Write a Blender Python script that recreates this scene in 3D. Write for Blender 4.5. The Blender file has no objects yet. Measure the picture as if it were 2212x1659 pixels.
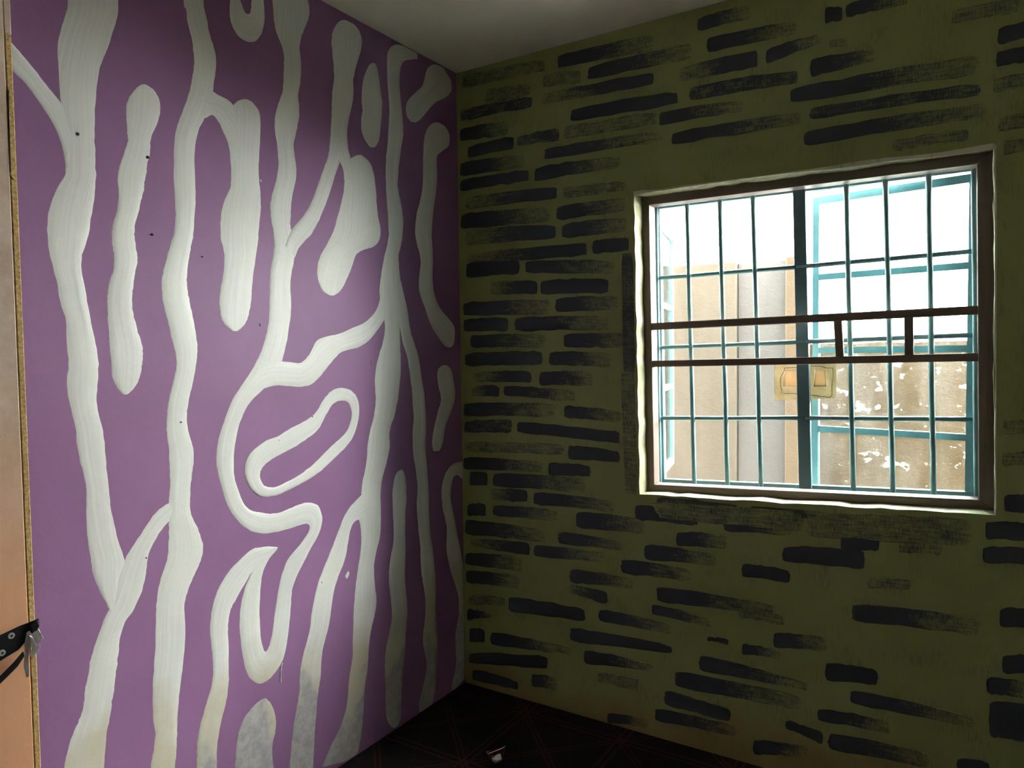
import bpy, bmesh, math, random
from mathutils import Vector, Matrix
random.seed(7)
scene = bpy.context.scene
col = scene.collection

# ------------------------------------------------------------------ camera
FPX = 1557.55
YAW, PITCH, ROLL = -0.561573, -0.042366, -0.0122155
CAM = Vector((2.03115, -2.77205, 1.589215))
H = 2.9            # ceiling height
RX = 3.6           # right wall
BY = -3.0          # wall behind the camera
fw = Vector((math.sin(YAW)*math.cos(PITCH), math.cos(YAW)*math.cos(PITCH), math.sin(PITCH)))
r0 = Vector((math.cos(YAW), -math.sin(YAW), 0)); u0 = r0.cross(fw)
rt = math.cos(ROLL)*r0 + math.sin(ROLL)*u0
up = -math.sin(ROLL)*r0 + math.cos(ROLL)*u0
cd = bpy.data.cameras.new('camera'); cam = bpy.data.objects.new('camera', cd); col.objects.link(cam)
cd.sensor_width = 36; cd.lens = 36*FPX/2212; cd.clip_start = 0.02
M = Matrix.Identity(4)
for i in range(3):
    M[i][0] = rt[i]; M[i][1] = up[i]; M[i][2] = -fw[i]; M[i][3] = CAM[i]
cam.matrix_world = M
scene.camera = cam

# ------------------------------------------------------------------ light and exposure
w = bpy.data.worlds.new('sky'); scene.world = w; w.use_nodes = True
bg = w.node_tree.nodes['Background']
bg.inputs[0].default_value = (1.0, 0.985, 0.955, 1); bg.inputs[1].default_value = 16.0
scene.view_settings.view_transform = 'Standard'
scene.view_settings.look = 'None'
scene.view_settings.gamma = 1.0
scene.view_settings.use_curve_mapping = False
scene.view_settings.exposure = 2.3

def ray(x, y):
    return (x-1106)/FPX*rt - (y-829.5)/FPX*up + fw
def hit(x, y, ax, v):
    "point of the plane axis=v that the picture shows at x, y"
    d = ray(x, y); return CAM + d*((v-CAM[ax])/d[ax])

# ------------------------------------------------------------------ materials
def mat(name, color=(.5,.5,.5), rough=.6, metal=0, spec=None):
    m = bpy.data.materials.new(name); m.use_nodes = True
    b = m.node_tree.nodes['Principled BSDF']
    b.inputs['Base Color'].default_value = (*color, 1); b.inputs['Roughness'].default_value = rough
    b.inputs['Metallic'].default_value = metal
    if spec is not None: b.inputs['Specular IOR Level'].default_value = spec
    return m
class NT:
    def __init__(s, m): s.t = m.node_tree; s.b = s.t.nodes.get('Principled BSDF')
    def n(s, typ, **k):
        o = s.t.nodes.new(typ)
        for a, v in k.items(): setattr(o, a, v)
        return o
    def l(s, a, b): s.t.links.new(a, b)
    def val(s, sock, v):
        if isinstance(v, bpy.types.NodeSocket): s.l(v, sock)
        else: sock.default_value = v
    def pos(s, scale=(1,1,1)):
        g = s.n('ShaderNodeNewGeometry'); m = s.n('ShaderNodeVectorMath', operation='MULTIPLY')
        s.l(g.outputs['Position'], m.inputs[0]); m.inputs[1].default_value = scale; return m.outputs[0]
    def uv(s, scale=(1,1,1)):
        g = s.n('ShaderNodeTexCoord'); m = s.n('ShaderNodeVectorMath', operation='MULTIPLY')
        s.l(g.outputs['UV'], m.inputs[0]); m.inputs[1].default_value = scale; return m.outputs[0]
    def gen(s, scale=(1,1,1)):
        g = s.n('ShaderNodeTexCoord'); m = s.n('ShaderNodeVectorMath', operation='MULTIPLY')
        s.l(g.outputs['Object'], m.inputs[0]); m.inputs[1].default_value = scale; return m.outputs[0]
    def noise(s, vec, scale=5, detail=4, rough=.55):
        o = s.n('ShaderNodeTexNoise'); s.l(vec, o.inputs['Vector'])
        o.inputs['Scale'].default_value = scale; o.inputs['Detail'].default_value = detail; o.inputs['Roughness'].default_value = rough
        return o.outputs['Fac']
    def ramp(s, fac, a, b, lo=0., hi=1.):
        o = s.n('ShaderNodeMapRange'); s.val(o.inputs[0], fac); s.val(o.inputs[1], a); s.val(o.inputs[2], b)
        o.inputs[3].default_value = lo; o.inputs[4].default_value = hi; return o.outputs[0]
    def math(s, op, a, b=0., c=0.):
        o = s.n('ShaderNodeMath', operation=op); s.val(o.inputs[0], a); s.val(o.inputs[1], b); s.val(o.inputs[2], c); return o.outputs[0]
    def mix(s, fac, a, b):
        o = s.n('ShaderNodeMix', data_type='RGBA'); s.val(o.inputs[0], fac)
        for sock, v in ((o.inputs[6], a), (o.inputs[7], b)):
            if isinstance(v, bpy.types.NodeSocket): s.l(v, sock)
            else: sock.default_value = (*v, 1)
        return o.outputs[2]
    def sep(s, vec):
        o = s.n('ShaderNodeSeparateXYZ'); s.l(vec, o.inputs[0]); return o.outputs
    def bump(s, h, dist=.002, strength=.5):
        o = s.n('ShaderNodeBump'); s.l(h, o.inputs['Height']); o.inputs['Distance'].default_value = dist
        o.inputs['Strength'].default_value = strength; s.l(o.outputs[0], s.b.inputs['Normal'])
    def base(s, c): s.l(c, s.b.inputs['Base Color'])

def purple_color(t):
    p = t.pos()
    c = t.mix(t.ramp(t.noise(p, 2.2, 5), .3, .7), (.258, .126, .262), (.302, .154, .302))
    c = t.mix(t.ramp(t.noise(p, 9, 6, .7), .62, .78, 0, .35), c, (.30, .18, .33))
    c = t.mix(t.ramp(t.noise(p, 60, 3), .74, .80, 0, .5), c, (.42, .32, .42))
    return c
m_purple = mat('purple_emulsion', rough=.5, spec=.2); t = NT(m_purple); t.base(purple_color(t)); t.bump(t.noise(t.pos(), 55, 4), .0012, .35)

# white stripes: brush streaks along the stroke, ochre water stain near the floor
m_white = mat('white_brush_paint', rough=.45, spec=.35); t = NT(m_white)
st = t.noise(t.uv((2.2, 95, 1)), 1.0, 5, .6)
c = t.mix(t.ramp(st, .38, .66, 0, .55), (.70, .71, .66), (.57, .53, .58))
c = t.mix(t.ramp(t.noise(t.pos(), 4.5, 4), .45, .62, 0, .5), c, (.71, .72, .66))
z = t.sep(t.pos())[2]
edge = t.math('ADD', z, t.ramp(t.noise(t.pos((1, 1, 1)), 2.6, 4), .3, .7, -.22, .22))
c = t.mix(t.ramp(edge, .62, .42, 0, .75), c, (.52, .47, .33))
edge2 = t.math('ADD', z, t.ramp(t.noise(t.pos((1, 1.4, 1)), 3.1, 5), .3, .7, -.16, .16))
c = t.mix(t.ramp(edge2, .34, .30, 0, .75), c, t.mix(t.ramp(t.noise(t.pos(), 26, 6, .7), .4, .6), (.30, .29, .33), (.46, .45, .47)))
c = t.mix(t.ramp(t.noise(t.pos(), 42, 3), .755, .80, 0, .7), c, (.16, .14, .12))
t.base(c); t.bump(st, .0012, .5)

def olive_color(t):
    p = t.pos()
    c = t.mix(t.ramp(t.noise(p, 2.0, 5), .3, .7), (.232, .268, .098), (.290, .326, .134))
    hatch = t.math('MULTIPLY', t.noise(t.pos((190, 1, 22)), 1, 3), t.noise(p, 7, 4))
    c = t.mix(t.ramp(hatch, .28, .42, 0, .55), c, (.13, .135, .08))
    z = t.sep(p)[2]
    e = t.math('ADD', z, t.ramp(t.noise(p, 3, 4), .3, .7, -.14, .14))
    c = t.mix(t.ramp(e, .20, .02, 0, .7), c, (.26, .165, .075))
    return c
m_olive = mat('olive_emulsion', rough=.6, spec=.25); t = NT(m_olive); t.base(olive_color(t)); t.bump(t.noise(t.pos((160, 1, 60)), 1, 4), .0015, .4)

m_brick = mat('charcoal_dry_brush_paint', rough=.55, spec=.25); t = NT(m_brick)
at = t.n('ShaderNodeAttribute', attribute_name='cov')
dry = t.math('ADD', t.math('MULTIPLY', t.noise(t.pos((14, 1, 130)), 1, 5, .6), .5),
             t.math('MULTIPLY', t.noise(t.pos((210, 1, 45)), 1, 3, .6), .5))
dry = t.math('ADD', t.math('MULTIPLY', dry, .75), t.math('MULTIPLY', t.noise(t.pos(), 16, 4), .25))
thr = t.ramp(at.outputs['Fac'], 0, 1, .70, .24)
fac = t.ramp(t.math('SUBTRACT', dry, thr), -.10, .10, 0, 1)
t.base(t.mix(fac, olive_color(t), t.mix(t.noise(t.pos(), 6, 3), (.034, .042, .052), (.050, .060, .070))))
t.bump(t.noise(t.pos((60, 1, 160)), 1, 4), .0012, .4)

m_pale = mat('pale_green_cream_paint', rough=.6); t = NT(m_pale)
c = t.mix(t.ramp(t.noise(t.pos((1, 1, 1)), 9, 5), .35, .65), (.46, .47, .30), (.60, .58, .44))
c = t.mix(t.ramp(t.noise(t.pos((3, 3, 1)), 11, 4), .56, .64, 0, .6), c, (.26, .21, .24))
t.base(c); t.bump(t.noise(t.pos(), 45, 5), .003, .5)

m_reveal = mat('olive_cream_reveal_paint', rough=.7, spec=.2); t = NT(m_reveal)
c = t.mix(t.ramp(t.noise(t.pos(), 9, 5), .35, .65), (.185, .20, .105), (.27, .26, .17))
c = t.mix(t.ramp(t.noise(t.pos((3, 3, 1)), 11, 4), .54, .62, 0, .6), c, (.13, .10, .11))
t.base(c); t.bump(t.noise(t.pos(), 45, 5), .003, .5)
m_ceil = mat('cream_ceiling_paint', rough=.85); t = NT(m_ceil)
t.base(t.mix(t.ramp(t.noise(t.pos(), 1.6, 4), .3, .7), (.76, .74, .62), (.82, .79, .67))); t.bump(t.noise(t.pos(), 30, 4), .001, .3)
m_side = mat('cream_side_wall_paint', (.46, .43, .35), .7)
m_hall = mat('hall_plaster', (.22, .19, .15), .8)

# floor: dark printed vinyl with double reddish star lines
m_floor = mat('dark_star_print_vinyl', rough=.55, spec=.08); t = NT(m_floor)
px, py, pz = t.sep(t.pos())
S = .46
X = t.math('ADD', t.math('DIVIDE', px, S), 100.14); Y = t.math('ADD', t.math('DIVIDE', py, S), 100.22)
def dline(v, w0, off):
    f = t.math('FRACT', v); d = t.math('ABSOLUTE', t.math('SUBTRACT', f, .5))          # .5 at node lines
    d = t.math('SUBTRACT', .5, d)                                                      # distance to the line
    return t.ramp(t.math('ABSOLUTE', t.math('SUBTRACT', d, off)), w0, w0*.6)
g = dline(X, .013, .030)
for v in (Y, t.math('ADD', X, Y), t.math('SUBTRACT', X, Y)):
    g = t.math('MAXIMUM', g, dline(v, .013, .030))
thin = dline(t.math('ADD', t.math('MULTIPLY', X, 2), Y), .012, 0.0)
thin = t.math('MAXIMUM', thin, dline(t.math('SUBTRACT', X, t.math('MULTIPLY', Y, 2)), .012, 0.0))
basec = t.mix(t.noise(t.pos(), 8, 5), (.010, .010, .011), (.017, .016, .016))
c = t.mix(t.math('MULTIPLY', thin, .35), basec, (.06, .055, .05))
c = t.mix(t.math('MULTIPLY', g, .8), c, (.085, .030, .030))
c = t.mix(t.ramp(t.noise(t.pos(), 22, 5), .68, .76, 0, .35), c, (.10, .10, .09))
t.base(c)

def wood(name, a, b, rough=.55, axis=0, spec=.4):
    m = mat(name, rough=rough, spec=spec); t = NT(m)
    sc = [38, 38, 38]; sc[axis] = 2.5
    n = t.noise(t.pos(tuple(sc)), 1, 5, .6)
    t.base(t.mix(t.ramp(n, .3, .7), a, b)); t.bump(n, .0015, .4); return m
m_woodx = wood('brown_frame_wood_grain_across', (.080, .060, .050), (.155, .115, .090), axis=0)
m_woodz = wood('brown_frame_wood_grain_upright', (.080, .060, .050), (.155, .115, .090), axis=2)
m_steel = mat('teal_painted_steel', rough=.45, spec=.4); t = NT(m_steel)
t.base(t.mix(t.ramp(t.noise(t.pos(), 14, 4), .35, .7), (.10, .215, .23), (.14, .285, .30)))
m_post = mat('dark_blue_grey_steel', rough=.5); t = NT(m_post)
t.base(t.mix(t.noise(t.pos(), 20, 4), (.060, .125, .15), (.09, .17, .20)))

def glass(name, dirt, tint):
    m = bpy.data.materials.new(name); m.use_nodes = True; t = NT(m); nt = m.node_tree
    nt.nodes.remove(t.b)
    out = nt.nodes['Material Output']
    tr = t.n('ShaderNodeBsdfTransparent'); tr.inputs[0].default_value = (*tint, 1)
    gl = t.n('ShaderNodeBsdfGlossy'); gl.inputs['Roughness'].default_value = .03
    fr = t.n('ShaderNodeFresnel'); fr.inputs[0].default_value = 1.2
    a = t.n('ShaderNodeMixShader'); t.l(fr.outputs[0], a.inputs[0]); t.l(tr.outputs[0], a.inputs[1]); t.l(gl.outputs[0], a.inputs[2])
    df = t.n('ShaderNodeBsdfTranslucent'); df.inputs[0].default_value = (.34, .37, .35, 1)
    n1 = t.noise(t.pos((1, 1, 1.6)), 13, 6, .62)
    n2 = t.noise(t.pos(), 48, 4, .6)
    d1 = t.ramp(n1, .68-.09*dirt, .71-.09*dirt, 0, .75*min(1, dirt*1.6))
    d2 = t.ramp(n2, .69, .74, 0, .7*min(1, dirt*2))
    film = t.ramp(t.noise(t.pos((9, 9, 1)), 2, 4), .3, .8, .0, .035)
    d = t.math('MAXIMUM', t.math('MAXIMUM', d1, d2), film)
    b = t.n('ShaderNodeMixShader'); t.l(d, b.inputs[0]); t.l(a.outputs[0], b.inputs[1]); t.l(df.outputs[0], b.inputs[2])
    t.l(b.outputs[0], out.inputs[0]); return m
m_glass = glass('clear_window_glass', .05, (.90, .97, .96))
m_glassd = glass('paint_spattered_window_glass', .62, (.90, .97, .96))

def plaster(name, a, b, sc=3, bumpd=.01, stretch=(1,1,1)):
    m = mat(name, rough=.9, spec=.1); t = NT(m)
    n = t.noise(t.pos(stretch), sc, 7, .65)
    t.base(t.mix(t.ramp(n, .3, .7), a, b)); t.bump(t.noise(t.pos(), sc*6, 6, .7), bumpd, .6); return m
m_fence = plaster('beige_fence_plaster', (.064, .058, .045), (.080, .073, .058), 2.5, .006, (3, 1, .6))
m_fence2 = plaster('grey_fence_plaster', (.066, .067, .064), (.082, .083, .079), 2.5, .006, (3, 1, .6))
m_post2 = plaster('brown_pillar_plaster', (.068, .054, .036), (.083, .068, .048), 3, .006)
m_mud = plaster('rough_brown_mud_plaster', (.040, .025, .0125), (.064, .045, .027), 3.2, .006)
m_earth = plaster('pale_bounce_ground', (.56, .54, .50), (.66, .64, .59), 4, .02)  # ground kept pale as a reflector for the ceiling
m_outer = plaster('outer_house_render', (.36, .34, .30), (.44, .42, .38), 4, .006)

# door
m_door = mat('worn_door_varnish_with_glare', rough=.38, spec=.5); t = NT(m_door)
p = t.pos()
c = t.mix(t.ramp(t.noise(t.pos((1, 1.0, .4)), 5, 6, .6), .3, .7), (.68, .32, .165), (.78, .42, .25))
zz = t.math('ADD', t.sep(p)[2], t.ramp(t.noise(p, 3, 5), .3, .7, -.22, .22))
c = t.mix(t.ramp(zz, 1.15, 1.75, 0, .78), c, t.mix(t.ramp(t.noise(p, 16, 7, .7), .35, .65), (.46, .38, .31), (.66, .58, .51)))  # upper face greyed: glare on the varnish put into the colour
c = t.mix(t.ramp(t.noise(p, 30, 4), .70, .76, 0, .7), c, (.13, .07, .045))
t.base(c); t.bump(t.noise(t.pos((1, 1, .3)), 30, 5), .001, .4)
m_chip = mat('raw_chipboard_edge', rough=.85, spec=.15); t = NT(m_chip)
n = t.noise(t.pos(), 170, 4, .7); t.base(t.mix(t.ramp(n, .35, .65), (.36, .225, .085), (.68, .48, .22))); t.bump(n, .002, .6)
m_black = mat('black_lacquered_metal', (.012, .013, .016), .35, .3)
m_silver = mat('scratched_bare_metal', rough=.38, metal=.85); t = NT(m_silver)
t.base(t.mix(t.noise(t.pos(), 160, 4), (.30, .28, .27), (.62, .58, .56)))
m_screw = mat('zinc_screw', (.62, .60, .55), .35, .7)
m_hole = mat('dark_hole', (.012, .009, .008), .9)
m_crack = mat('dark_crack', (.03, .018, .012), .9)
# card on the mullion
def translucent(name, a, b, sc):
    m = mat(name, rough=.8, spec=.1); t = NT(m); nt = m.node_tree
    c = t.mix(t.ramp(t.noise(t.pos(), sc, 5), .3, .7), a, b); t.base(c)
    tl = t.n('ShaderNodeBsdfTranslucent'); t.l(c, tl.inputs[0])
    mx = t.n('ShaderNodeMixShader'); mx.inputs[0].default_value = .5
    t.l(t.b.outputs[0], mx.inputs[1]); t.l(tl.outputs[0], mx.inputs[2]); t.l(mx.outputs[0], nt.nodes['Material Output'].inputs[0]); return m
m_card = translucent('aged_tan_card', (.27, .225, .15), (.37, .32, .23), 28)
m_card2 = translucent('pale_tan_paper', (.36, .27, .17), (.42, .33, .22), 30)
m_ink = mat('dark_green_thread', (.04, .045, .025), .8)
m_foil = mat('silver_foil', (.60, .63, .60), .28, .7)
m_red = mat('dark_red_plastic_film', (.16, .028, .022), .28)

# ------------------------------------------------------------------ mesh helpers
def obj(name, me, m=None, parent=None):
    o = bpy.data.objects.new(name, me); col.objects.link(o)
    if m: 
        if not me.materials: me.materials.append(m)
    if parent: o.parent = parent
    return o
def mesh(name, vs, fs):
    me = bpy.data.meshes.new(name); me.from_pydata([tuple(v) for v in vs], [], fs); me.update(); return me
def bm_obj(name, bm, m, parent=None, smooth=False):
    me = bpy.data.meshes.new(name)
    bmesh.ops.recalc_face_normals(bm, faces=bm.faces)
    bm.to_mesh(me); bm.free()
    if smooth:
        for f in me.polygons: f.use_smooth = True
    return obj(name, me, m, parent)
def hexa(bm, q0, q1):
    "solid between two quads given in the same order"
    a = [bm.verts.new(p) for p in q0]; b = [bm.verts.new(p) for p in q1]
    fs = [bm.faces.new(a[::-1]), bm.faces.new(b)]
    for i in range(4):
        j = (i+1) % 4; fs.append(bm.faces.new((a[i], a[j], b[j], b[i])))
    return a+b
def box(bm, lo, hi):
    x0, y0, z0 = lo; x1, y1, z1 = hi
    return hexa(bm, [(x0,y0,z0),(x1,y0,z0),(x1,y1,z0),(x0,y1,z0)], [(x0,y0,z1),(x1,y0,z1),(x1,y1,z1),(x0,y1,z1)])
def bevel(bm, w=.003, seg=2):
    bmesh.ops.bevel(bm, geom=bm.edges[:], offset=w, segments=seg, affect='EDGES', profile=.6)
def rod(bm, a, b, r, n=10, rings=1, wob=0):
    a = Vector(a); b = Vector(b); d = (b-a).normalized()
    s = d.orthogonal().normalized(); q = d.cross(s)
    prev = None; first = None
    for k in range(rings+1):
        c = a.lerp(b, k/rings) + (s*random.uniform(-wob, wob)+q*random.uniform(-wob, wob) if 0 < k < rings else Vector())
        ring = [bm.verts.new(c + r*(math.cos(2*math.pi*i/n)*s+math.sin(2*math.pi*i/n)*q)) for i in range(n)]
        if prev:
            for i in range(n): bm.faces.new((prev[i], prev[(i+1)%n], ring[(i+1)%n], ring[i]))
        else: first = ring
        prev = ring
    bm.faces.new(first[::-1]); bm.faces.new(prev)
def bar(bm, a, b, w, d, up_=(0,0,1)):
    "square bar from a to b, width w across, depth d along y"
    a = Vector(a); b = Vector(b); ax = (b-a).normalized(); Yv = Vector((0,1,0)); s = ax.cross(Yv).normalized()*w/2; e = Yv*d/2
    hexa(bm, [a-s-e, a+s-e, a+s+e, a-s+e], [b-s-e, b+s-e, b+s+e, b-s+e])
def tag(o, label, cat, kind=None, group=None):
    o['label'] = label; o['category'] = cat
    if kind: o['kind'] = kind
    if group: o['group'] = group
    return o
def empty(name, loc=(0,0,0)):
    o = bpy.data.objects.new(name, None); col.objects.link(o); o.location = loc; o.empty_display_size = .1; return o
def keep(o, parent):
    "parent without moving"
    o.parent = parent; o.matrix_parent_inverse = Matrix.Translation(-Vector(parent.location)); return o

# ------------------------------------------------------------------ room shell
WT = .23           # wall thickness at the window
quad = [hit(1370, 418, 1, 0), hit(2147, 313, 1, 0), hit(2150, 1113, 1, 0), hit(1382, 1068, 1, 0)]   # TL TR BR BL of the opening
quad = [Vector((q.x, 0, q.z)) for q in quad]
def edge_pts(a, b, n, j):
    out = []
    for k in range(n):
        p = a.lerp(b, k/n)
        if k: p = p + Vector((random.uniform(-j, j), 0, random.uniform(-j, j)))
        out.append(p)
    return out
N = 26
inner = []; outer = []
oc = [Vector((0, 0, H)), Vector((RX, 0, H)), Vector((RX, 0, 0)), Vector((0, 0, 0))]
for i in range(4):
    inner += edge_pts(quad[i], quad[(i+1)%4], N, .0028)
    outer += edge_pts(oc[i], oc[(i+1)%4], N, 0)
n = len(inner)
vs = inner + outer + [p+Vector((0, WT, 0)) for p in inner] + [p+Vector((0, WT, 0)) for p in outer] + [p+Vector((random.uniform(-.002,.002), .05, random.uniform(-.002,.002))) for p in inner]
fs = []; mi = []
for i in range(n):
    j = (i+1) % n
    fs.append((i, j, n+j, n+i)); mi.append(0)
    fs.append((2*n+j, 2*n+i, 3*n+i, 3*n+j)); mi.append(2)
    fs.append((j, i, 4*n+i, 4*n+j)); mi.append(1)
    fs.append((4*n+j, 4*n+i, 2*n+i, 2*n+j)); mi.append(1)
    fs.append((n+i, n+j, 3*n+j, 3*n+i)); mi.append(2)
me = mesh('wall_back', vs, fs)
for m in (m_olive, m_reveal, m_outer): me.materials.append(m)
for f, k in zip(me.polygons, mi): f.material_index = k
wall_b = tag(obj('wall_back', me), 'olive green wall with charcoal painted bricks around the window', 'wall', 'structure')

def slab(name, lo, hi, m, label, cat):
    bm = bmesh.new(); box(bm, lo, hi); return tag(bm_obj(name, bm, m), label, cat, 'structure')
wall_l = slab('wall_left', (-.2, BY-.15, 0), (0, WT, H), m_purple, 'purple wall painted with wavy white branching stripes', 'wall')
wall_r = slab('wall_right', (RX, BY-.15, 0), (RX+.2, WT, H), m_side, 'plain cream side wall on the right of the room', 'wall')
floor = slab('floor', (-.2, BY-1.75, -.12), (RX+.2, WT, 0), m_floor, 'dark vinyl floor printed with reddish star lines', 'floor')
ceil = slab('ceiling', (-.2, BY-.15, H), (RX+.2, WT, H+.12), m_ceil, 'plain cream ceiling above the painted walls', 'ceiling')
# wall behind the camera, with the doorway
DX0, DX1, DH = .585, 1.46, 2.42
bm = bmesh.new()
box(bm, (0, BY-.15, 0), (DX0, BY, H)); box(bm, (DX1, BY-.15, 0), (RX, BY, H)); box(bm, (DX0, BY-.15, DH), (DX1, BY, H))
tag(bm_obj('wall_front', bm, m_side), 'cream wall with the doorway behind the viewer', 'wall', 'structure')
bm = bmesh.new()
box(bm, (-.2, BY-1.75, 0), (2.2, BY-1.65, 2.6)); box(bm, (-.3, BY-1.75, 0), (-.2, BY-.15, 2.5)); box(bm, (2.2, BY-1.75, 0), (2.3, BY-.15, 2.5)); box(bm, (-.3, BY-1.75, 2.5), (2.3, BY-.15, 2.6))
tag(bm_obj('unseen_hall_box', bm, m_hall), 'unseen hall box closing the doorway against sky light', 'wall', 'structure')  # out of view, boxed in so no sky leaks through the doorway

# ------------------------------------------------------------------ painted stripes on the left wall
CR = {1:(0,0,.33755), 2:(500,0,.33755), 3:(0,550,.33755), 4:(500,550,.33755), 5:(0,1100,.3369), 6:(500,1100,.3369)}
def conv(cr, s):
    ox, oy, k = CR[cr]
    if len(s) == 3: y, a, b = s; s = (a, y, b, y)
    return ((ox+s[0]*k, oy+s[1]*k), (ox+s[2]*k, oy+s[3]*k))
def catmull(P, sub, closed=False):
    out = []; n = len(P)
    rng = range(n if closed else n-1)
    for i in rng:
        p0, p1, p2, p3 = (P[(i+k) % n] if closed else P[min(max(i+k, 0), n-1)] for k in (-1, 0, 1, 2))
        for q in range(sub):
            t = q/sub
            out.append(tuple(.5*((2*b)+(-a+c)*t+(2*a-5*b+4*c-d)*t*t+(-a+3*b-3*c+d)*t**3) for a, b, c, d in zip(p0, p1, p2, p3)))
    if not closed: out.append(P[-1])
    return out
paint_k = 0
def stripe(parts, closed=False, ext0=0, ext1=0, wall=None, name='painted_stripe'):
    "parts: list of (crop, [stations]); a station is the two edges of the stroke"
    global paint_k
    S = [conv(cr, s) for cr, ss in parts for s in ss]
    if ext0:
        (a, b), (c, d) = S[0], S[1]; S.insert(0, ((a[0]-(c[0]-a[0])*.3, a[1]-ext0), (b[0]-(d[0]-b[0])*.3, b[1]-ext0)))
    if ext1:
        (a, b), (c, d) = S[-1], S[-2]; S.append(((a[0]+(a[0]-c[0])*1.0, a[1]+ext1), (b[0]+(b[0]-d[0])*1.0, b[1]+ext1)))
    P = catmull([(*a, *b) for a, b in S], 3, closed)
    hgt = .0009 + .00007*paint_k; paint_k += 1
    fr = (0, .045, .3, .5, .7, .955, 1); hh = (-.0004, .8, 1, 1, 1, .8, -.0004)
    vs = []; uvs = []; ulen = 0; last = None
    for i, (ax, ay, bx, by) in enumerate(P):
        A = hit(ax, ay, 0, 0); B = hit(bx, by, 0, 0)
        for q in (A, B):
            q.y = min(q.y, -.0015); q.z = min(max(q.z, .003), H-.004)
        mid = (A+B)/2
        if last is not None: ulen += (mid-last).length
        last = mid; wd = (A-B).length
        jit = [random.gauss(0, .0006) for _ in range(2)]
        for f, h in zip(fr, hh):
            p = A.lerp(B, f)
            if f in (0, .045): p = p + (B-A).normalized()*jit[0]
            if f in (1, .955): p = p + (B-A).normalized()*jit[1]
            p.x = h if h < 0 else h*hgt
            p.y = min(p.y, -.001); p.z = max(p.z, .002)
            vs.append(p); uvs.append((ulen, (f-.5)*wd))
    k = len(fr); nst = len(P); fs = []
    for i in range(nst if closed else nst-1):
        j = (i+1) % nst
        for q in range(k-1): fs.append((i*k+q, i*k+q+1, j*k+q+1, j*k+q))
    me = mesh(name, vs, fs)
    # face the room
    tot = sum((f.normal.x*f.area for f in me.polygons), 0)
    if tot < 0: me.flip_normals()
    ul = me.uv_layers.new(name='UVMap')
    for l in me.loops: ul.data[l.index].uv = uvs[l.vertex_index]
    for f in me.polygons: f.use_smooth = True
    return obj(name, me, m_white, wall_l)

stripe([(1, [(60,255,40,400),(105,305,105,480),(160,370,165,540),(220,440,225,620),(280,520,280,700),(330,580,325,770),(380,640,370,860),(430,720,398,950),(470,800,415,1040),(480,900,416,1100)])])
stripe([(1, [(0,430,762),(100,412,757),(200,380,728),(300,362,697),(400,370,655),(500,374,630),(630,383,618),(740,400,608),(870,412,608),(960,415,610),(1050,415,615),(1120,412,617),(1200,365,612),(1300,322,603),(1400,300,585),(1500,300,570),(1600,310,540)]),
        (3, [(0,315,530),(100,340,522),(200,365,545),(300,380,560),(400,415,580),(500,422,600),(600,425,620),(700,435,632),(800,423,630),(900,433,622),(1000,455,630),(1100,478,655),(1200,490,670),(1300,505,680),(1400,530,688),(1500,548,700),(1600,550,708)]),
        (5, [(100,552,735),(200,560,760),(300,575,795),(350,583,803),(400,590,790),(500,625,765),(600,675,748),(645,697,735)])], ext0=140)
stripe([(5, [(1080,-40,1140,30),(1020,0,1082,80),(960,70,1040,130),(900,160,985,220),(850,235,955,290),(810,300,942,370),(780,370,935,430),(755,440,915,520),(738,530,885,590),(715,610,850,660),(690,655,815,705),(660,720,790,760),(635,790,770,830),(610,860,766,900),(590,920,758,955),(575,980,752,1010),(565,1050,745,1060),(550,1120,737,1130),(540,1180,733,1170),(535,1240,720,1230),(520,1310,714,1300),(495,1370,700,1370),(460,1450,685,1450),(435,1530,680,1530),(415,1620,675,1620),(408,1680,671,1680)])], ext1=170)
stripe([(1, [(540,905,930),(556,880,960),(580,856,988),(620,825,1015),(680,805,1030),(750,805,1020),(800,808,1005),(850,813,980),(900,815,965),(950,800,965),(1000,785,958),(1050,768,945),(1100,755,940),(1150,750,930),(1200,755,925),(1250,760,915),(1300,755,900),(1350,745,890),(1400,730,875),(1450,718,865),(1500,713,862),(1550,713,868),(1600,722,875)]),
        (3, [(0,728,880),(50,728,880),(100,722,870),(150,707,860),(200,692,857),(250,687,850),(300,685,845),(350,686,850),(400,687,860),(450,690,875),(500,695,885),(550,698,905),(600,700,915),(650,705,917),(700,710,912),(750,713,905),(800,720,890),(840,740,870),(870,760,845),(895,790,815)])])
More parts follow.
